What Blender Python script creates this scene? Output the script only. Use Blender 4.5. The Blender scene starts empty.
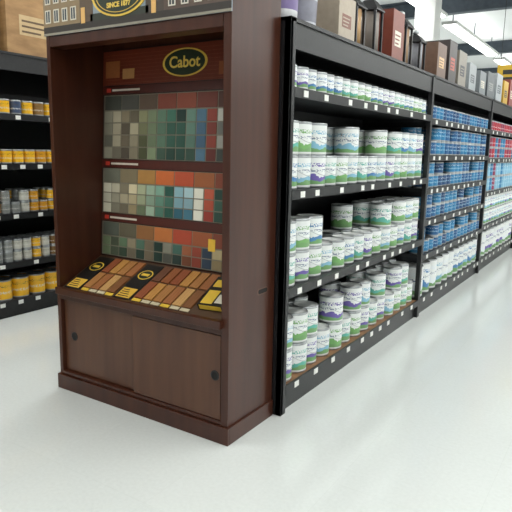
import bpy, random
from math import *
from mathutils import Matrix, Vector
random.seed(7)
scene=bpy.context.scene
# ---------------------------------------------------------------- materials
def lin(h):
    h=h.lstrip('#'); c=[int(h[i:i+2],16)/255 for i in (0,2,4)]
    return tuple((x/12.92 if x<=.04045 else ((x+.055)/1.055)**2.4) for x in c)
def newmat(name):
    m=bpy.data.materials.new(name); m.use_nodes=True
    nt=m.node_tree; b=nt.nodes['Principled BSDF']
    return m,nt,b
def noise_mat(name,c1,c2,rough=.5,metal=0,scale=(8,8,8),bump=0,detail=4,lo=.3,hi=.7,spec=.5):
    m,nt,b=newmat(name); N=nt.nodes; L=nt.links
    tc=N.new('ShaderNodeTexCoord'); mp=N.new('ShaderNodeMapping'); mp.inputs['Scale'].default_value=scale
    no=N.new('ShaderNodeTexNoise'); no.inputs['Scale'].default_value=1; no.inputs['Detail'].default_value=detail
    cr=N.new('ShaderNodeValToRGB'); cr.color_ramp.elements[0].position=lo; cr.color_ramp.elements[1].position=hi
    cr.color_ramp.elements[0].color=(*lin(c1),1); cr.color_ramp.elements[1].color=(*lin(c2),1)
    L.new(tc.outputs['Object'],mp.inputs[0]); L.new(mp.outputs[0],no.inputs[0]); L.new(no.outputs[0],cr.inputs[0]); L.new(cr.outputs[0],b.inputs['Base Color'])
    b.inputs['Roughness'].default_value=rough; b.inputs['Metallic'].default_value=metal
    b.inputs['Specular IOR Level'].default_value=spec
    if bump:
        bp=N.new('ShaderNodeBump'); bp.inputs['Strength'].default_value=bump; L.new(no.outputs[0],bp.inputs['Height']); L.new(bp.outputs[0],b.inputs['Normal'])
    return m
def tint_mat(name,rough=.5,var=.12,metal=0):
    m,nt,b=newmat(name); N=nt.nodes; L=nt.links
    at=N.new('ShaderNodeAttribute'); at.attribute_name='tint'
    tc=N.new('ShaderNodeTexCoord'); no=N.new('ShaderNodeTexNoise'); no.inputs['Scale'].default_value=30
    mr=N.new('ShaderNodeMapRange'); mr.inputs[1].default_value=.3; mr.inputs[2].default_value=.7; mr.inputs[3].default_value=1-var; mr.inputs[4].default_value=1
    mx=N.new('ShaderNodeMix'); mx.data_type='RGBA'; mx.blend_type='MULTIPLY'; mx.inputs[0].default_value=1
    L.new(tc.outputs['Object'],no.inputs[0]); L.new(no.outputs[0],mr.inputs[0]); L.new(at.outputs['Color'],mx.inputs[6]); L.new(mr.outputs[0],mx.inputs[7]); L.new(mx.outputs[2],b.inputs['Base Color'])
    b.inputs['Roughness'].default_value=rough; b.inputs['Metallic'].default_value=metal
    return m
def can_mat(name,style):
    m,nt,b=newmat(name); N=nt.nodes; L=nt.links
    uv=N.new('ShaderNodeUVMap'); uv.uv_map='UVMap'
    sp=N.new('ShaderNodeSeparateXYZ'); L.new(uv.outputs[0],sp.inputs[0])
    at=N.new('ShaderNodeAttribute'); at.attribute_name='tint'
    def math(op,a,bb=None):
        n=N.new('ShaderNodeMath'); n.operation=op
        for i,v in enumerate((a,bb)):
            if v is None: continue
            if isinstance(v,(int,float)): n.inputs[i].default_value=v
            else: L.new(v,n.inputs[i])
        return n.outputs[0]
    def mix(f,a,c):
        n=N.new('ShaderNodeMix'); n.data_type='RGBA'
        if isinstance(f,(int,float)): n.inputs[0].default_value=f
        else: L.new(f,n.inputs[0])
        for i,v in ((6,a),(7,c)):
            if isinstance(v,tuple): n.inputs[i].default_value=(*v,1)
            else: L.new(v,n.inputs[i])
        return n.outputs[2]
    no=N.new('ShaderNodeTexNoise'); no.inputs['Scale'].default_value=3.0; L.new(uv.outputs[0],no.inputs[0])
    wv=math('ADD',sp.outputs[1],math('MULTIPLY',math('SUBTRACT',no.outputs[0],.5),.5))
    mp=N.new('ShaderNodeMapping'); mp.inputs['Scale'].default_value=(26,16,1); L.new(uv.outputs[0],mp.inputs[0])
    tn=N.new('ShaderNodeTexNoise'); tn.inputs['Scale'].default_value=1; tn.inputs['Detail'].default_value=1; L.new(mp.outputs[0],tn.inputs[0])
    V=sp.outputs[1]
    def band(lo,hi,v=V): return math('MULTIPLY',math('GREATER_THAN',v,lo),math('LESS_THAN',v,hi))
    if style=='landscape':
        col=mix(band(.12,.36,wv),(.78,.80,.79),at.outputs['Color'])
        col=mix(band(.0,.22,wv),col,(.16,.33,.13))
        col=mix(math('MULTIPLY',band(.50,.60),math('GREATER_THAN',tn.outputs[0],.54)),col,(.18,.22,.32))
        col=mix(math('MULTIPLY',band(.68,.82),math('GREATER_THAN',tn.outputs[0],.51)),col,at.outputs['Color'])
        col=mix(band(-1,.06),col,(.65,.65,.65))
    else:
        c1=(.72,.70,.65) if style=='dark' else (.34,.55,.68)
        col=mix(band(.34,.48),at.outputs['Color'],c1)
        col=mix(math('MULTIPLY',band(.32,.50),math('GREATER_THAN',tn.outputs[0],.48)),col,at.outputs['Color'])
        col=mix(math('MULTIPLY',band(.66,.82),math('GREATER_THAN',tn.outputs[0],.58)),col,(.10,.07,.04) if style=='dark' else (.7,.75,.8))
        col=mix(band(-1,.05),col,(.4,.4,.4))
    L.new(col,b.inputs['Base Color']); b.inputs['Roughness'].default_value=.35
    return m
M={}
M['wood']=noise_mat('espresso_laminate','#36190f','#472619',rough=.3,scale=(14,14,1.2),detail=6,spec=.45)
M['wood_door']=noise_mat('walnut_door_laminate','#482a1c','#593926',rough=.35,scale=(14,14,1.2),detail=6)
M['black']=noise_mat('black_powder_coat','#0c0c0e','#17171a',rough=.42,scale=(40,40,40))
M['hole']=noise_mat('hole_and_gap_shade','#020202','#050505',rough=.7)  # near-black for the holes, also paints the shade in the door gap
M['tint']=tint_mat('printed_colour',.45)
M['gloss']=tint_mat('satin_colour_chip',.5,.06)
M['can']=can_mat('landscape_can_label','landscape')
M['can2']=can_mat('solid_can_label','plain')
M['can3']=can_mat('stain_can_label','dark')
M['metal']=noise_mat('can_metal','#8d9092','#b3b6b8',rough=.3,metal=.8,scale=(20,20,20))
M['lid']=noise_mat('can_lid_white','#bcbfbd','#d2d4d1',rough=.4,scale=(20,20,20))
M['deck']=noise_mat('shelf_deck_grey','#232326','#303033',rough=.5,scale=(20,20,20))
M['wood_floor_deck']=noise_mat('base_deck_brown','#6b4a30','#8a6344',rough=.55,scale=(3,20,20))
M['card']=noise_mat('cardboard','#8a6a47','#a58258',rough=.85,scale=(6,6,20))
M['wall']=noise_mat('painted_wall','#d2d4d2','#dfe0dd',rough=.8,scale=(1,1,1))
M['ceil']=noise_mat('ceiling_deck','#dde0e1','#e8eaea',rough=.85,scale=(.6,.6,.6))
M['beam']=noise_mat('steel_beam_grey','#3f4853','#505a63',rough=.6)
m,nt,b=newmat('polished_vinyl_floor'); N=nt.nodes; L=nt.links
tc=N.new('ShaderNodeTexCoord')
br=N.new('ShaderNodeTexBrick'); br.offset=0; br.inputs['Scale'].default_value=1; br.inputs['Mortar Size'].default_value=.002; br.inputs['Mortar Smooth'].default_value=1
br.inputs['Brick Width'].default_value=.61; br.inputs['Row Height'].default_value=.61
br.inputs['Color1'].default_value=(.66,.685,.665,1); br.inputs['Color2'].default_value=(.65,.675,.655,1); br.inputs['Mortar'].default_value=(.61,.635,.61,1)
n1=N.new('ShaderNodeTexNoise'); n1.inputs['Scale'].default_value=55; n1.inputs['Detail'].default_value=5
n2=N.new('ShaderNodeTexNoise'); n2.inputs['Scale'].default_value=.7; n2.inputs['Detail'].default_value=2
def mr(src,a,c):
    q=N.new('ShaderNodeMapRange'); q.inputs[1].default_value=.3; q.inputs[2].default_value=.7; q.inputs[3].default_value=a; q.inputs[4].default_value=c; L.new(src,q.inputs[0]); return q.outputs[0]
mu=N.new('ShaderNodeMath'); mu.operation='MULTIPLY'; L.new(mr(n1.outputs[0],.94,1),mu.inputs[0]); L.new(mr(n2.outputs[0],.95,1),mu.inputs[1])
mx=N.new('ShaderNodeMix'); mx.data_type='RGBA'; mx.blend_type='MULTIPLY'; mx.inputs[0].default_value=1
for s in (br,n1,n2): L.new(tc.outputs['Object'],s.inputs[0])
L.new(br.outputs[0],mx.inputs[6]); L.new(mu.outputs[0],mx.inputs[7]); L.new(mx.outputs[2],b.inputs['Base Color'])
b.inputs['Roughness'].default_value=.14; b.inputs['Specular IOR Level'].default_value=.95
M['floor']=m
m,nt,b=newmat('fluorescent_lens'); b.inputs['Emission Color'].default_value=(1,1,.96,1); b.inputs['Emission Strength'].default_value=5
M['lamp']=m
ORDER=list(M)
# ---------------------------------------------------------------- mesh builder
class MB:
    def __init__(s): s.v=[];s.f=[];s.m=[];s.c=[];s.uv=[];s.sm=[]
    def face(s,pts,mat,col=(1,1,1),uv=None,smooth=False):
        i=len(s.v); s.v+=pts; s.f.append(list(range(i,i+len(pts)))); s.m.append(mat); s.c.append(col); s.uv.append(uv or [(0,0)]*len(pts)); s.sm.append(smooth)
    def box(s,a,b,mat,col=(1,1,1),T=None):
        x0,y0,z0=[min(a[i],b[i]) for i in range(3)]; x1,y1,z1=[max(a[i],b[i]) for i in range(3)]
        P=[Vector(p) for p in ((x0,y0,z0),(x1,y0,z0),(x1,y1,z0),(x0,y1,z0),(x0,y0,z1),(x1,y0,z1),(x1,y1,z1),(x0,y1,z1))]
        if T: P=[T@p for p in P]
        i=len(s.v); s.v+=[tuple(p) for p in P]
        for q in ((0,3,2,1),(4,5,6,7),(0,1,5,4),(1,2,6,5),(2,3,7,6),(3,0,4,7)):
            s.f.append([i+k for k in q]); s.m.append(mat); s.c.append(col); s.uv.append([(0,0),(1,0),(1,1),(0,1)]); s.sm.append(False)
    def lathe(s,prof,n,T=None,rot=0,capb=True,capt=None):
        rings=[]
        for (r,z,mt,col,v) in prof:
            i=len(s.v)
            for k in range(n):
                a=rot+2*pi*k/n; p=Vector((r*cos(a),r*sin(a),z))
                if T: p=T@p
                s.v.append(tuple(p))
            rings.append(i)
        for j in range(len(prof)-1):
            mt,col=prof[j][2],prof[j][3]; v0,v1=prof[j][4],prof[j+1][4]
            for k in range(n):
                k2=(k+1)%n
                s.f.append([rings[j]+k,rings[j]+k2,rings[j+1]+k2,rings[j+1]+k]); s.m.append(mt); s.c.append(col)
                u0=2*k/n;u1=2*(k+1)/n
                s.uv.append([(u0,v0),(u1,v0),(u1,v1),(u0,v1)]); s.sm.append(n>8)
        s.f.append([rings[-1]+k for k in range(n)]); s.m.append(capt or prof[-1][2]); s.c.append(prof[-1][3]); s.uv.append([(0,0)]*n); s.sm.append(False)
        if capb:
            s.f.append([rings[0]+k for k in range(n)][::-1]); s.m.append(prof[0][2]); s.c.append(prof[0][3]); s.uv.append([(0,0)]*n); s.sm.append(False)
    def make(s,name,parent=None,bevel=0,loc=(0,0,0)):
        me=bpy.data.meshes.new(name); me.from_pydata(s.v,[],s.f)
        used=[k for k in ORDER if k in set(s.m)]
        for k in used: me.materials.append(M[k])
        ix={k:i for i,k in enumerate(used)}
        me.polygons.foreach_set('material_index',[ix[k] for k in s.m])
        me.polygons.foreach_set('use_smooth',s.sm)
        at=me.attributes.new('tint','FLOAT_COLOR','CORNER'); buf=[]
        ul=me.uv_layers.new(name='UVMap'); ub=[]
        for f,c,u in zip(s.f,s.c,s.uv):
            for k in range(len(f)): buf+= [c[0],c[1],c[2],1]; ub+=list(u[k])
        at.data.foreach_set('color',buf); ul.data.foreach_set('uv',ub)
        me.update()
        o=bpy.data.objects.new(name,me); bpy.context.collection.objects.link(o); o.location=loc
        if parent: o.parent=parent
        if bevel:
            bm=o.modifiers.new('bevel','BEVEL'); bm.width=bevel; bm.segments=2; bm.limit_method='ANGLE'
        return o
def empty(name,loc=(0,0,0)):
    e=bpy.data.objects.new(name,None); bpy.context.collection.objects.link(e); e.location=loc; return e
def text(name,body,size,mat,T,parent,extr=.001,bold=0,align='CENTER'):
    cu=bpy.data.curves.new(name,'FONT'); cu.body=body; cu.size=size; cu.extrude=extr; cu.align_x=align; cu.align_y='CENTER'; cu.offset=bold
    o=bpy.data.objects.new(name,cu); bpy.context.collection.objects.link(o); o.matrix_world=T; cu.materials.append(mat)
    if parent: o.parent=parent
    return o
def flatmat(name,h,rough=.5):
    return noise_mat(name,h,h,rough=rough)
# ---------------------------------------------------------------- room
X0,X1,Y0,Y1,H=-13,9,-9,27,4.7
def slab(name,a,b,mat):
    w=MB(); w.box(a,b,mat); return w.make(name)
slab('floor',(X0,Y0,-.1),(X1,Y1,0),'floor')
slab('ceiling',(X0,Y0,H),(X1,Y1,H+.1),'ceil')
slab('wall_left',(X0-.1,Y0,0),(X0,Y1,H),'wall')
slab('wall_right',(X1,Y0,0),(X1+.1,Y1,H),'wall')
slab('wall_back',(X0,Y1,0),(X1,Y1+.1,H),'wall')
slab('wall_front',(X0,Y0-.1,0),(X1,Y0,H),'wall')
bm=MB()
for y in (-5.6,-.2,5.2,10.6,16,21.4):
    bm.box((X0,y-.1,H-.33),(X1,y+.1,H-.31),'beam'); bm.box((X0,y-.02,H-.31),(X1,y+.02,H-.03),'beam'); bm.box((X0,y-.1,H-.03),(X1,y+.1,H-.001),'beam')
bm.make('ceiling_beam')
for i,(x,ys) in enumerate([(-6.5,(-3,2.5,8,13.3,18.7)),(-2.1,(-3,2.5,8,13.3,18.7)),(2.2,(-3,2.5,8,13.3,18.7)),(6.2,(-3,2.5,8,13.3,18.7))]):
    for y in ys:
        f=MB(); f.box((x-.16,y-2.3,H-.44),(x+.16,y+2.3,H-.38),'wall'); f.box((x-.13,y-2.25,H-.46),(x+.13,y+2.25,H-.44),'lamp'); f.box((x-.10,y-2.25,H-.38),(x+.10,y+2.25,H-.37),'lamp')  # last box: glowing strip on top, added to brighten the ceiling
        for yy in (-2,0,2): f.box((x-.01,y+yy-.01,H-.38),(x+.01,y+yy+.01,H),'beam')
        f.make('fluorescent_light')
        ld=bpy.data.lights.new('tube_light','AREA'); ld.shape='RECTANGLE'; ld.size=.3; ld.size_y=4.5; ld.energy=95; ld.color=(.985,1,.98)
        lo=bpy.data.objects.new('tube_light',ld); bpy.context.collection.objects.link(lo); lo.location=(x,y,H-.48)
w=bpy.data.worlds.new('world'); scene.world=w; w.use_nodes=True
w.node_tree.nodes['Background'].inputs[0].default_value=(.9,.95,1,1); w.node_tree.nodes['Background'].inputs[1].default_value=.3
# ---------------------------------------------------------------- colour display cabinet
cab=empty('paint_color_display_cabinet')
D=.436; WL=-1.30; TOP=2.62
s=MB()
s.box((WL,0,.0),(WL+.028,D,TOP),'wood')
s.make('side_panel_left',cab,.002)
s=MB(); s.box((-.045,0,0),(0,D,TOP),'wood'); s.make('side_panel_right',cab,.003)
s=MB(); s.box((WL+.028,D-.015,0),(-.045,D,TOP),'wood'); s.box((WL+.028,0,TOP-.03),(-.045,D,TOP),'wood'); s.make('back_panel',cab)
s=MB(); s.box((WL-.012,-.014,0),(.012,0,.095),'wood'); s.box((0,0,0),(.012,D-.005,.095),'wood'); s.box((WL-.012,0,0),(WL,D-.005,.095),'wood'); s.make('plinth',cab,.003)
s=MB(); s.box((WL+.028,.0,.095),(-.045,.04,.118),'wood'); s.box((WL+.028,0,.582),(-.045,.04,.62),'wood'); s.box((WL+.028,.05,.1),(-.045,.06,.6),'hole')
s.make('door_frame',cab,.002)
s=MB(); s.box((WL+.032,.026,.122),(-.60,.040,.577),'wood_door'); s.make('sliding_door_left',cab,.002)
s=MB(); s.box((-.665,.004,.122),(-.050,.018,.577),'wood_door'); s.box((-.673,.012,.12),(-.665,.024,.58),'hole'); s.make('sliding_door_right',cab,.002)  # thin dark strip paints the shaded gap between the doors
def disc(name,x,z,y,r,axis='y'):
    s=MB(); T=Matrix.Translation((x,y,z))@Matrix.Rotation(pi/2,4,'X')
    s.lathe([(r*1.25,0,'black',(1,1,1),0),(r*1.25,.002,'black',(1,1,1),0),(r,.003,'black',(1,1,1),0),(r*.85,.0005,'hole',(1,1,1),0),(r*.3,.0005,'hole',(1,1,1),0)],24,T)
    return s.make(name,cab)
disc('finger_pull_left',-1.185,.35,.026,.022); disc('finger_pull_right',-.085,.36,.004,.022)
def slot(x,cy0,hw,hr):
    out=[]
    for k in range(32):
        a=2*pi*k/32; cy=cy0+(hw if cos(a)>0 else -hw); out.append((x,cy+hr*cos(a),.76+hr*sin(a)))
    return out
s=MB(); s.face(slot(.0016,.31,.035,.019),'wood_door'); s.face(slot(.0024,.312,.033,.012),'hole'); s.make('side_grip_slot',cab)
# sloped counter
ang=atan2(.82-.655,.34-.0)
CT=Matrix.Translation((0,-.005,.645))@Matrix.Rotation(ang,4,'X')
CL=sqrt(.345**2+.165**2)
s=MB(); s.box((WL+.028,0,-.015),(-.045,CL,0),'wood',T=CT); s.make('sloped_counter',cab)
s=MB(); s.box((WL+.02,-.03,.618),(-.035,0.004,.662),'wood'); s.make('counter_lip',cab,.004)
s=MB()
s.box((WL+.035,.02,0),(-.05,CL-.01,.002),'tint',lin('#4a3424'),T=CT)
planks=['#a5703c','#7e502c','#8c4a29','#9a6035','#68402a','#b5803f','#c09258','#8f522c']
def card(x0,x1,col='#14120f'):
    s.box((x0,.025,.002),(x1,CL-.03,.006),'tint',lin(col),T=CT)
    mx=(x0+x1)/2; r=(x1-x0)*.40
    for rr,c_,h in ((r,'#e0b93e',.001),(r*.84,'#1f2a1c',.0016)):
        T=CT@Matrix.Translation((mx,CL*.66,.006))@Matrix.Diagonal((1,.85,1,1))
        s.lathe([(rr,0,'tint',lin(c_),0),(rr,h,'tint',lin(c_),0)],28,T)
    s.box((mx-r*.55,CL*.66-.011,.0076),(mx+r*.55,CL*.66+.011,.0082),'tint',lin('#e0b93e'),T=CT)
    s.box((x0+.012,.035,.006),(x1-.012,.12,.007),'tint',lin('#dcae40'),T=CT)
    for k in range(4): s.box((x0+.022,.045+k*.018,.007),(x1-.03-.01*k,.052+k*.018,.0075),'tint',lin('#2a2216'),T=CT)
def planksrow(x0,x1,n,seed):
    w=(x1-x0)/n
    for k in range(n):
        segs=((.055,.20),(.215,CL-.03))
        for j,(a0,a1) in enumerate(segs):
            col=planks[(k*3+seed+j*2)%8]
            s.box((x0+k*w+.006,a0,.002),(x0+(k+1)*w-.006,a1,.011),'gloss',lin(col),T=CT)
            for g in range(3): s.box((x0+k*w+.011+g*w*.25,a0+.004,.011),(x0+k*w+.0125+g*w*.25,a1-.004,.0113),'tint',tuple(q*.65 for q in lin(col)),T=CT)
        s.box((x0+k*w+.006,.028,.002),(x0+(k+1)*w-.006,.050,.006),'tint',lin('#cbbd9d' if k%3 else '#e0b93e'),T=CT)
card(-1.25,-1.12); planksrow(-1.11,-.84,4,0); card(-.83,-.70); planksrow(-.69,-.27,6,2)
s.make('stain_sample_cards',cab)
s=MB()
T=CT@Matrix.Translation((-.155,CL*.5,.012))@Matrix.Rotation(.08,4,'Z')
s.box((-.085,-.12,-.008),(.085,.12,.03),'tint',lin('#15130f'),T=T); s.box((-.07,-.11,.03),(.0,.0,.031),'tint',lin('#e0b93e'),T=T); s.box((.01,-.10,.03),(.075,-.03,.031),'tint',lin('#d6d0bb'),T=T)
s.box((-.07,.03,.03),(.06,.09,.031),'tint',lin('#e0b93e'),T=T); s.box((-.075,-.121,-.002),(.06,-.12,.025),'tint',lin('#e0b93e'),T=T)
s.make('brochure_box',cab)
# colour board
yb,zb,yt,zt=.335,.815,.41,2.10
ba=atan2(zt-zb,yt-yb)
BT=Matrix.Translation((0,yb,zb))@Matrix.Rotation(ba,4,'X')
BL=sqrt((zt-zb)**2+(yt-yb)**2)
bx0,bx1=WL+.028,-.045; BW=bx1-bx0
s=MB(); s.box((bx0,-.0,-.010),(bx1,BL,0),'tint',lin('#2d1810'),T=BT)
def bb(u0,u1,v0,v1,col,h=.003,mt='tint',base=0): s.box((bx0+u0*BW,v0*1.0,base),(bx0+u1*BW,v1,base+h),mt,lin(col) if isinstance(col,str) else col,T=BT)
zz=lambda z:(z-zb)/(zt-zb)*BL
bb(0.0,1,zz(1.885),zz(2.09),'#6c2a16')
for k in range(9): bb(.02,.98,zz(1.895)+k*.021,zz(1.895)+k*.021+.003,'#7c3a20',.0006,base=.003)
bb(.02,.12,zz(1.93),zz(2.03),'#9a5a30',.0015,base=.003); bb(.14,.22,zz(1.92),zz(1.98),'#b5824e',.0015,base=.003); bb(.74,.96,zz(1.91),zz(1.98),'#8f4f28',.0015,base=.003)
for r,col,h in ((1,'#e3bd4d',.004),(.9,'#24301d',.0048)):
    T=BT@Matrix.Translation((bx0+.54*BW,zz(1.99),.001))@Matrix.Diagonal((1,.48,1,1)); s.lathe([(.165*r,0,'tint',lin(col),0),(.165*r,h,'tint',lin(col),0)],36,T)
for z in (1.855,1.405,1.065): 
    bb(.0,1,zz(z)-.024,zz(z)+.024,'#4a1a10',.004); bb(.03,.06,zz(z)-.012,zz(z)+.012,'#c23a2a',.001,base=.004); bb(.07,.26,zz(z)-.006,zz(z)+.006,'#cfc5b5',.001,base=.004)
wide1=['#3f4038','#4b4942','#5c4a3c','#7c3b2a','#8a4430','#6e3427','#4b2a20','#40261e']
wide2=['#6c6c5e','#7c6f55','#a5783f','#c0622f','#b04a2c','#96552f','#7a3a26','#633723']
wide3=['#51554b','#5d5644','#8a5c34','#b56a35','#a8442c','#96502f','#7a3c29','#6d3e29']
cols1=[('#4a4a42','#9a9582'),('#5a5448','#a89e86'),('#4d4438','#8f8268'),('#655c4a','#b8ad90'),('#46482f','#8a8a66'),('#3a4a38','#7d8a6a'),('#24392f','#5d7a64'),('#1c3a30','#3f6f5c'),('#16332b','#2f5c4c'),('#2a4438','#6a8c7c'),('#1c3350','#54788c'),('#4a1a15','#8c3a2c'),('#1a2622','#cfccc0'),('#3c2a22','#8a5a40'),('#2c4458','#88a3ac'),('#5c2018','#a5553a')]
cols2=[('#8a8878','#cfc9b4'),('#7a7564','#c2baa2'),('#6d6452','#b5a98c'),('#8f8060','#cdbf9c'),('#5f6a50','#a3a888'),('#4d6454','#93a892'),('#2f5c4c','#7aa08c'),('#1f4f43','#5d8a78'),('#2a5a68','#88acb4'),('#3f6f80','#a3bec2'),('#d0ccbc','#e0dccc'),('#8a2c22','#b8553c'),('#1c3a30','#4c7460'),('#6a211b','#a04a32'),('#24466b','#6b93a0'),('#9a8a66','#d8cba8')]
cols3=[('#3a4a38','#6c7a5c'),('#4a5240','#7d8468'),('#2f4031','#5d7458'),('#5a5244','#8a8068'),('#24392f','#4c6a58'),('#3d342b','#6b5f4c'),('#163028','#3c6450'),('#4a4a42','#8a8878'),('#1c2f2a','#44685c'),('#6a3a22','#96583a'),('#5c1a15','#8c3c2a'),('#2a3a4c','#5d7484'),('#7c6a4a','#b0a078'),('#183831','#44685c'),('#3c2a22','#7a4a32'),('#5a3322','#8f5a3c')]
def wide(z0,z1,cols):
    n=len(cols)
    for k,c_ in enumerate(cols): bb(.015+k*.97/n+.003,.015+(k+1)*.97/n-.003,zz(z0),zz(z1),c_,.004,'gloss')
def small(z0,z1,rows,cols):
    h=(zz(z1)-zz(z0))/rows; n=len(cols)
    for r in range(rows):
        for k in range(n):
            t=1-(r+.0)/max(1,rows-1); t=min(1,max(0,t+random.uniform(-.25,.25)))
            if (k*7+r*3)%5==0: t=1-t
            a_,b2=lin(cols[k][0]),lin(cols[k][1]); c_=tuple(a_[q]*t+b2[q]*(1-t) for q in range(3))
            bb(.015+k*.97/n+.0035,.015+(k+1)*.97/n-.0035,zz(z0)+r*h+.0035,zz(z0)+(r+1)*h-.0035,c_,.004,'gloss')
bk='#7d7666'
bb(.01,.99,zz(1.435),zz(1.825),bk,.001); bb(.01,.99,zz(1.095),zz(1.375),bk,.001); bb(.01,.99,zz(.82),zz(1.035),bk,.001)
wide(1.735,1.82,wide1); small(1.435,1.73,4,cols1)
wide(1.29,1.372,wide2); small(1.095,1.285,3,cols2)
wide(.95,1.033,wide3); small(.822,.945,2,cols3)
bb(.72,.76,zz(.93),zz(1.0),'#e1b53a',.002,base=.004)
s.make('color_chip_board',cab)
# header sign
s=MB()
s.box((WL+.03,.0,2.06),(-.047,.10,2.118),'wood')
s.make('header_rail',cab,.003)
s=MB(); SX0,SX1,SZ0,SZ1=WL-.003,.004,2.12,2.60
def sg(x0,x1,z0,z1,col,h=.002,y=-.006): s.box((x0,y-h,z0),(x1,y,z1),'tint',lin(col))
s.box((SX0,-.006,SZ0),(SX1,-.0005,SZ1),'tint',lin('#8b9aa4'))
sg(SX0,SX1,2.12,2.132,'#8d8778',.004)
sg(SX0,SX1,2.132,2.165,'#2d2620',.003)
sg(SX0,-1.0,2.16,2.40,'#8a7556'); sg(-1.0,-.90,2.16,2.29,'#5c4a38'); sg(-.52,-.40,2.16,2.27,'#443930'); sg(-.40,SX1,2.16,2.27,'#57453a'); sg(-.40,SX1,2.27,2.31,'#2e2926',.003)
sg(-.92,-.50,2.16,2.20,'#2c3226')
for x in (-1.285,-1.215,-1.145,-1.075): 
    for z in (2.185,2.285): sg(x,x+.045,z,z+.07,'#d6d0c0',.004); sg(x+.007,x+.038,z+.006,z+.064,'#39434a',.0045); sg(x+.020,x+.025,z,z+.07,'#d6d0c0',.005)
for x in (-.37,-.29,-.21,-.13,-.06):
    for z in (2.18,): sg(x,x+.045,z,z+.07,'#d6d0c0',.004); sg(x+.007,x+.038,z+.006,z+.064,'#2b3238',.0045); sg(x+.020,x+.025,z,z+.07,'#d6d0c0',.005)
sg(-.99,-.96,2.16,2.24,'#e0b068',.004); sg(-.48,-.45,2.16,2.23,'#e0b068',.004)
for r,col,h in ((1,'#e3bd4d',.006),(.92,'#1d2a18',.0075),(.84,'#e3bd4d',.0085),(.81,'#1d2a18',.009)):
    T=Matrix.Translation((-.70,-.006,2.285))@Matrix.Rotation(pi/2,4,'X')@Matrix.Diagonal((1,.58,1,1)); s.lathe([(.20*r,0,'tint',lin(col),0),(.20*r,h,'tint',lin(col),0)],40,T)
s.make('header_sign',cab)
ym=flatmat('sign_gold','#e8c65a')
text('sign_lettering','Cabot',.13,ym,Matrix.Translation((-.70,-.0165,2.305))@Matrix.Rotation(pi/2,4,'X'),cab,.001,.002)
text('sign_small_lettering','SINCE 1877',.034,ym,Matrix.Translation((-.70,-.0165,2.225))@Matrix.Rotation(pi/2,4,'X'),cab,.001,.001)
text('board_lettering','Cabot',.09,ym,BT@Matrix.Translation((bx0+.54*BW,zz(1.99),.0068)),cab,.001,.0015)
# ---------------------------------------------------------------- cans
def can(mb,x,y,z,r,h,mat,tint,n=20,lid='lid',bail=True):
    T=Matrix.Translation((x,y,z)); rot=random.uniform(-.5,.5)
    w=(1,1,1)
    mb.lathe([(r*.97,0,'metal',w,0),(r,.004,'metal',w,0),(r,.010,mat,tint,0),(r,h-.014,'metal',w,1),(r*1.015,h-.011,'metal',w,1),(r*1.015,h-.003,'metal',w,1),(r*.97,h,'metal',w,1),(r*.90,h-.001,lid,w,1),(r*.87,h-.008,lid,w,1),(r*.55,h-.008,lid,w,1)],n,T,rot)
    if bail:
        for sgn in (-1,1):
            mb.box((x-.006,y+sgn*r-.003,z+h*.72-.008),(x+.006,y+sgn*r+.003,z+h*.72+.008),'metal')
        K=8; prev=None
        for k in range(K+1):
            a=-pi/2+pi*k/K; rr=r*1.03
            p=(x+rr*cos(a),y+rr*sin(a),z+h*.72-.35*h*cos(a))
            if prev:
                q=[(prev[0],prev[1],prev[2]),(p[0],p[1],p[2]),(p[0],p[1],p[2]+.003),(prev[0],prev[1],prev[2]+.003)]
                mb.face(q,'metal')
            prev=p
GX=.06; SPINE=-.62
def fill(name,y0,y1,z,r,h,mat,tints,stacks,rows=3,xf=GX-.02,sx=-1,n=20,gap=.006,lid='lid',bail=False,jit=.003,dx=0):
    mb=MB(); cols=int((y1-y0)/(2*r+gap)); pitch=(y1-y0)/cols
    for i in range(cols):
        off=random.uniform(0,dx)
        for rw in range(rows):
            k=stacks(i,rw)
            t=tints(i)
            for q in range(k):
                if callable(t): tt=t(q)
                else: tt=t
                can(mb,xf+sx*(r+.003+off+rw*(2*r+gap)),y0+pitch*(i+.5)+random.uniform(-jit,jit),z+q*h,r,h,mat,tt,n,lid,bail and rw==0)
    return mb.make(name)
PUR=lin('#6a5aa4');BLU=lin('#4a7eb0');TEA=lin('#5fae9f');GRN=lin('#74a864');SKY=lin('#84b4cc')
GR,GH=.0825,.19
QR,QH=.054,.124
L1=2.4976; G0=.4403
bays=[(G0+L1*i,G0+L1*(i+1)) for i in range(4)]
SH={0:[.165,.735,1.29,1.835],1:[.165,.58,.90,1.19,1.49,1.81],2:[.165,.60,1.03,1.46,1.81],3:[.165,.60,1.03,1.46,1.81]}
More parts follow.
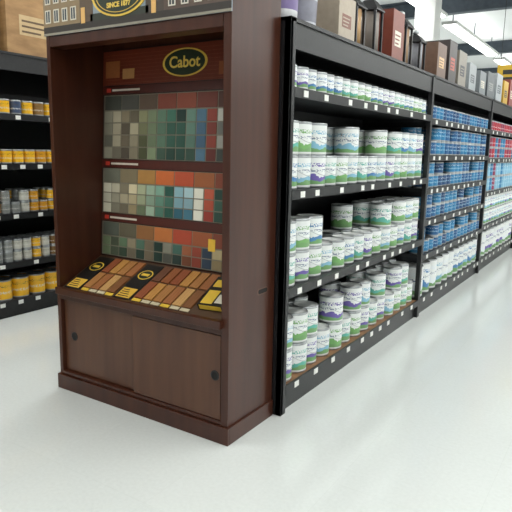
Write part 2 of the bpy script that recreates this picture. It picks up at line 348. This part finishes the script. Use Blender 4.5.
def gondola(name,xf,x_sp,ys,shelves,top,mirror=False,y_end=None):
    root=empty(name)
    sg_=1 if xf>x_sp else -1
    mb=MB(); ya,yb_=ys[0][0],ys[-1][1]
    mb.box((x_sp-.02,ya+.01,0),(x_sp+.02,yb_-.01,top-.01),'black')
    mb.make('back_panel',root)
    mb=MB()
    for i,(a,b_) in enumerate(ys):
        for y in ([a] if i<len(ys)-1 else [a,b_-.06]):
            mb.box((xf,y,0),(xf-sg_*.04,y+.055,top),'black')
    mb.box((xf-sg_*.0,ya,0),(x_sp,ya+.025,top),'black'); mb.box((xf,yb_-.025,0),(x_sp,yb_,top),'black')
    mb.make('uprights',root,.003)
    mb=MB(); mb.box((xf-sg_*.01,ya+.02,top-.15),(xf-sg_*.03,yb_-.02,top-.002),'black'); mb.box((xf,ya,top-.02),(x_sp,yb_,top),'black')
    mb.make('top_deck',root)
    for i,(a,b_) in enumerate(ys):
        mb=MB(); tg=MB()
        a2,b2=a+.055,b_
        for j,z in enumerate(shelves[i]):
            if j==0:
                mb.box((xf-sg_*.03,a2,0),(x_sp,b2,z-.02),'black'); mb.box((xf-sg_*.002,a2,z-.03),(x_sp,b2,z),'wood_floor_deck' if i==0 else 'deck')
                mb.box((xf,a2,z-.055),(xf-sg_*.012,b2,z+.002),'black')
            else:
                mb.box((xf-sg_*.004,a2,z-.03),(x_sp,b2,z),'deck'); mb.box((xf,a2,z-.05),(xf-sg_*.012,b2,z+.003),'black')
                mb.box((xf-sg_*.05,a2,z-.075),(x_sp,a2+.02,z-.03),'black')
            y=a2+.1
            while y<b2-.1:
                tg.box((xf,y,z-.042),(xf+sg_*.003,y+.05,z-.008),'tint',(.8,.8,.76)); y+=random.choice([.18,.25,.34])
        mb.make('shelves_%d'%(i+1),root); tg.make('price_tags_%d'%(i+1),root)
    return root
gondola('store_shelf_unit',GX,SPINE,bays,SH,2.18)
gondola('store_shelf_unit',-1.31,SPINE-.041,bays,SH,2.18)
# bay 1
a,b_=bays[0]; a+=.06; b_-=.005
tA=[PUR,BLU,BLU,TEA,GRN,BLU,PUR,TEA,BLU,GRN,BLU,SKY,BLU,TEA]
fill('quart_paint_cans',a,b_,1.835,QR,QH,'can',lambda i:tA[(i//2)%14],lambda i,r:1,rows=4,dx=.01)
def pick(L0): return lambda i:(lambda q:L0[(i+q*3)%len(L0)])
st2=[(2,2,2),(2,2,2),(2,2,2),(1,0,1),(1,1,2),(2,2,2),(1,1,0),(1,1,1),(2,2,2),(1,2,2),(2,2,2),(2,2,2),(2,2,2),(2,2,2)]
fill('gallon_paint_cans',a,b_,1.29,GR,GH,'can',pick([BLU,SKY,PUR,TEA,GRN,SKY,TEA]),lambda i,r:st2[i%14][r],bail=True,rows=3,dx=.02)
st3=[(2,2),(2,2),(2,1),(1,1),(1,1),(1,0),(1,1),(1,2),(1,1),(2,2),(1,2),(2,2),(2,2),(2,2)]
fill('gallon_paint_cans',a,b_,.735,GR,GH,'can',pick([TEA,PUR,GRN,SKY,GRN,BLU]),lambda i,r:st3[i%14][r],bail=True,rows=2,dx=.02)
st4=[(2,2),(2,2),(2,2),(1,2),(2,1),(1,1),(2,2),(2,1),(1,1),(2,2),(1,2),(2,2),(2,2),(1,2)]
fill('gallon_paint_cans',a,b_,.165,GR,GH,'can',pick([PUR,TEA,PUR,SKY,GRN,TEA,GRN]),lambda i,r:st4[i%14][r],bail=True,rows=2,dx=.02)
# bay 2 blue cans
a,b_=bays[1]; a+=.06; b_-=.005
B1,B2,B3=lin('#1a5688'),lin('#2878a6'),lin('#174472')
for z,rr,hh,k in ((1.81,.054,.124,1),(1.49,.07,.13,2),(1.19,.07,.12,2),(.90,.07,.12,2),(.58,.07,.12,2)):
    fill('blue_paint_cans',a,b_,z,rr,hh,'can2',lambda i:random.choice([B1,B2,B3,B2]),lambda i,r,k=k:k if random.random()<.7 else 1,rows=2,n=14,lid='metal')
fill('paint_pails',a,b_,.165,.10,.30,'can',lambda i:random.choice([BLU,lin('#dfe5ea'),lin('#dfe5ea'),SKY]),lambda i,r:1,rows=2,n=16,gap=.02)
for bi in (2,3):
    a,b_=bays[bi]; a+=.06; b_-=.005
    R1,R2=lin('#b02a3c'),lin('#8e2b4e')
    fill('red_paint_cans',a,b_,1.81,.06,.124,'can3',lambda i:random.choice([R1,R2,R1]),lambda i,r:1,rows=2,n=12)
    fill('red_paint_cans',a,b_,1.46,.08,.14,'can3',lambda i:random.choice([R1,R2,B2]),lambda i,r:2,rows=2,n=12)
    fill('blue_paint_cans',a,b_,1.03,.083,.19,'can2',lambda i:random.choice([B2,R2,SKY]),lambda i,r:2,rows=2,n=12)
    fill('gallon_paint_cans',a,b_,.60,.083,.19,'can',lambda i:random.choice([SKY,PUR]),lambda i,r:2,rows=2,n=12)
    fill('paint_pails',a,b_,.165,.11,.34,'can',lambda i:random.choice([lin('#dfe5ea'),PUR]),lambda i,r:1,rows=2,n=14)
for bi in range(2):
    a,b_=bays[bi]; a+=.06; b_-=.005
    for z in SH[bi][:-1]:
        fill('gallon_paint_cans',a,b_,z,GR,.19 if bi==0 else .16,'can',lambda i:random.choice([BLU,GRN,TEA]),lambda i,r:1,rows=1,n=12,xf=-1.29,sx=1)
# ---------------------------------------------------------------- left shelf unit (wood stains)
LX=-2.898
lb=[(-2.6,-.1),(-.1,2.4),(2.4,4.9),(4.9,7.4)]
LS=[.15,.49,.92,1.35,1.77]
gondola('store_shelf_unit',LX,LX-.65,lb,{i:LS for i in range(4)},2.28)
Yl,Gy,Yd,Wh=lin('#f2b822'),lin('#8c8f8c'),lin('#d9981f'),lin('#c8c6ba')
for bi,(a,b_) in enumerate(lb):
    rws=1 if bi in (0,3) else 2
    a+=.06;b_-=.005; x=LX-.02
    fill('stain_cans',a,b_,1.77,.054,.124,'can3',lambda i:random.choice([Yl,Yl,Yd,lin('#8c6a3a'),lin('#41506b')]),lambda i,r:1 ,rows=rws+1,n=14,xf=x,lid='metal')
    fill('stain_cans',a,b_,1.35,.054,.124,'can3',lambda i:Yl if i%5 else Yd,lambda i,r:1,rows=rws+1,n=14,xf=x,lid='metal')
    fill('stain_cans',a,b_,.92,.045,.10,'can3',lambda i:random.choice([Yl,Gy,Wh,Yd]),lambda i,r:2 if i%3 else 1,rows=rws+1,n=14,xf=x,lid='metal')
    fill('stain_cans',a,b_,.49,.045,.10,'can3',lambda i:random.choice([Yl,Gy,Wh,Gy,lin('#7d5a2c')]),lambda i,r:2,rows=rws+1,n=14,xf=x,lid='metal')
    fill('stain_cans',a,b_,.15,GR,GH,'can3',lambda i:Yl,lambda i,r:1,rows=rws,n=16,xf=x,lid='metal')
def carton(x,y,z,w,d,h,rz=0,col=None,name='cardboard_box',lab='#b0a890'):
    c=MB(); T=Matrix.Translation((x,y,z))@Matrix.Rotation(rz,4,'Z'); mt='card' if col is None else 'tint'; cc=lin(col) if col else (1,1,1)
    c.box((-w/2,-d/2,0),(w/2,d/2,h-.002),mt,cc,T=T)
    c.box((-w/2,-d/2,h-.002),(-.002,d/2,h),mt,cc,T=T); c.box((.002,-d/2,h-.002),(w/2,d/2,h),mt,cc,T=T)
    if col is None: c.box((-.025,-d/2-.0006,h*.7),(.025,d/2+.0006,h+.0006),'tint',lin('#b79a6b'),T=T)
    c.box((w/2,-d*.3,h*.3),(w/2+.001,d*.25,h*.6),'tint',lin('#b99f74') if col is None else lin(lab),T=T)
    for k in range(3): c.box((w/2+.001,-d*.26,h*(.34+.08*k)),(w/2+.002,d*(.05+.06*k),h*(.37+.08*k)),'tint',lin('#5b452c') if col is None else cc,T=T)
    return c.make(name,None,.004)
carton(LX-.3,.50,2.281,.5,.55,.5,0,'#d9c68f'); carton(LX-.3,1.20,2.281,.5,.62,.55); carton(LX-.3,1.9,2.281,.5,.6,.45); carton(LX-.3,-.3,2.281,.5,.8,.5)
carton(LX-.3,2.8,2.281,.5,.7,.5)
# ---------------------------------------------------------------- merchandise on top of the main unit
Z=2.181
def pail(y,x,r,h,col,name,band=None):
    mb=MB(); T=Matrix.Translation((x,y,Z)); c_=lin(col); bd=lin(band) if band else c_
    mb.lathe([(r*.88,0,'tint',c_,0),(r*.90,h*.2,'tint',bd,0),(r*.94,h*.6,'tint',c_,0),(r*.97,h*.8,'tint',c_,0),(r*1.05,h*.81,'tint',c_,0),(r*1.05,h*.85,'tint',c_,0),(r,h*.86,'tint',c_,0),(r,h*.95,'tint',c_,0),(r*1.06,h*.95,'tint',c_,0),(r*1.06,h,'tint',c_,0),(r*.9,h-.01,'tint',c_,0)],20,T)
    return mb.make(name)
pail(.62,-.12,.11,.34,'#dcdce0','plastic_bucket','#7a6a9a'); pail(.90,-.15,.11,.30,'#c9cad2','plastic_bucket','#8a8a96')
def lantern(y,x,r,h,col,name='outdoor_lantern'):
    mb=MB(); T=Matrix.Translation((x,y,Z)); w=(1,1,1)
    mb.lathe([(r,0,'black',w,0),(r,.02,'black',w,0),(r*.85,.03,'black',w,0)],4,T,pi/4)
    mb.lathe([(r*.62,.03,'tint',lin(col),0),(r*.62,h*.68,'tint',lin(col),0)],12,T)
    for sx in (-1,1):
        for sy in (-1,1):
            mb.box((x+sx*r*.6-.008,y+sy*r*.6-.008,Z+.02),(x+sx*r*.6+.008,y+sy*r*.6+.008,Z+h*.7),'black')
    mb.lathe([(r*1.05,h*.70,'black',w,0),(r*1.05,h*.72,'black',w,0),(r*.5,h*.86,'black',w,0),(r*.2,h*.9,'black',w,0)],4,T,pi/4)
    mb.lathe([(.012,h*.9,'metal',w,0),(.03,h*.93,'metal',w,0),(.03,h*.97,'metal',w,0),(.012,h,'metal',w,0)],10,T)
    return mb.make(name)
carton(-.12,1.22,Z,.26,.24,.26,0,'#a89a88','packaged_light_fixture_box','#7a4a3a')
lantern(1.52,-.10,.11,.38,'#b08a5a'); lantern(1.84,-.10,.11,.44,'#8a8078'); 
carton(-.12,2.14,Z,.26,.24,.36,0,'#7c3a2a','packaged_light_fixture_box','#d6d0c0')
lantern(2.48,-.10,.12,.44,'#9a7a5a'); lantern(2.86,-.10,.11,.36,'#8a8a90')
for (y,d,h,c_,lb_) in ((3.25,.28,.30,'#6b5040','#d6b080'),(3.62,.26,.38,'#3a3230','#b5503a'),(4.0,.3,.34,'#8a8378','#3a3a40'),(4.45,.3,.28,'#9aa0a3','#5a5f63'),(4.95,.3,.26,'#777d80','#d6d0c0'),(5.4,.4,.3,'#5a5f63','#8c8f8c'),(5.9,.35,.34,'#a8adb0','#4f565c'),(6.35,.3,.3,'#c9a02e','#2b2b2b'),(6.8,.35,.36,'#8a3a30','#d6d0c0'),(7.3,.4,.3,'#8a9094','#2b2b2b')):
    carton(-.12,y,Z,.3,d,h,0,c_,'packaged_light_fixture_box',lb_)
sgn=MB(); sgn.box((-.75,9.6,2.75),(.15,9.64,3.15),'tint',lin('#d9b02e')); sgn.box((-.65,9.595,2.85),(.05,9.6,2.93),'tint',lin('#2b2b2b')); sgn.box((-.65,9.595,2.98),(-.2,9.6,3.06),'tint',lin('#2b2b2b'))
for x in (-.7,.1): sgn.box((x-.004,9.616,3.15),(x+.004,9.624,H),'black')
sgn.make('hanging_aisle_sign')
c=MB(); c.box((-1.85,8.0,0),(-1.50,8.35,H),'wall'); c.box((-1.87,7.98,0),(-1.48,8.37,.12),'wall'); c.box((-1.87,7.98,H-.2),(-1.48,8.37,H),'wall')
c.make('column',None,.01)
# ---------------------------------------------------------------- camera
f=579.803;yw=.5713;pt=-.1792;r=.0189
fw=Vector((-sin(yw)*cos(pt),cos(yw)*cos(pt),sin(pt))); rt=Vector((cos(yw),sin(yw),0)); up=rt.cross(fw)
rt2=cos(r)*rt+sin(r)*up; up2=-sin(r)*rt+cos(r)*up
cd=bpy.data.cameras.new('camera'); cd.sensor_width=36; cd.lens=f/512*36; cd.clip_end=200
co=bpy.data.objects.new('camera',cd); bpy.context.collection.objects.link(co)
mw=Matrix((( rt2.x,up2.x,-fw.x,1.6114),(rt2.y,up2.y,-fw.y,-2.2656),(rt2.z,up2.z,-fw.z,1.5),(0,0,0,1)))
co.matrix_world=mw; scene.camera=co
scene.view_settings.view_transform='Standard'
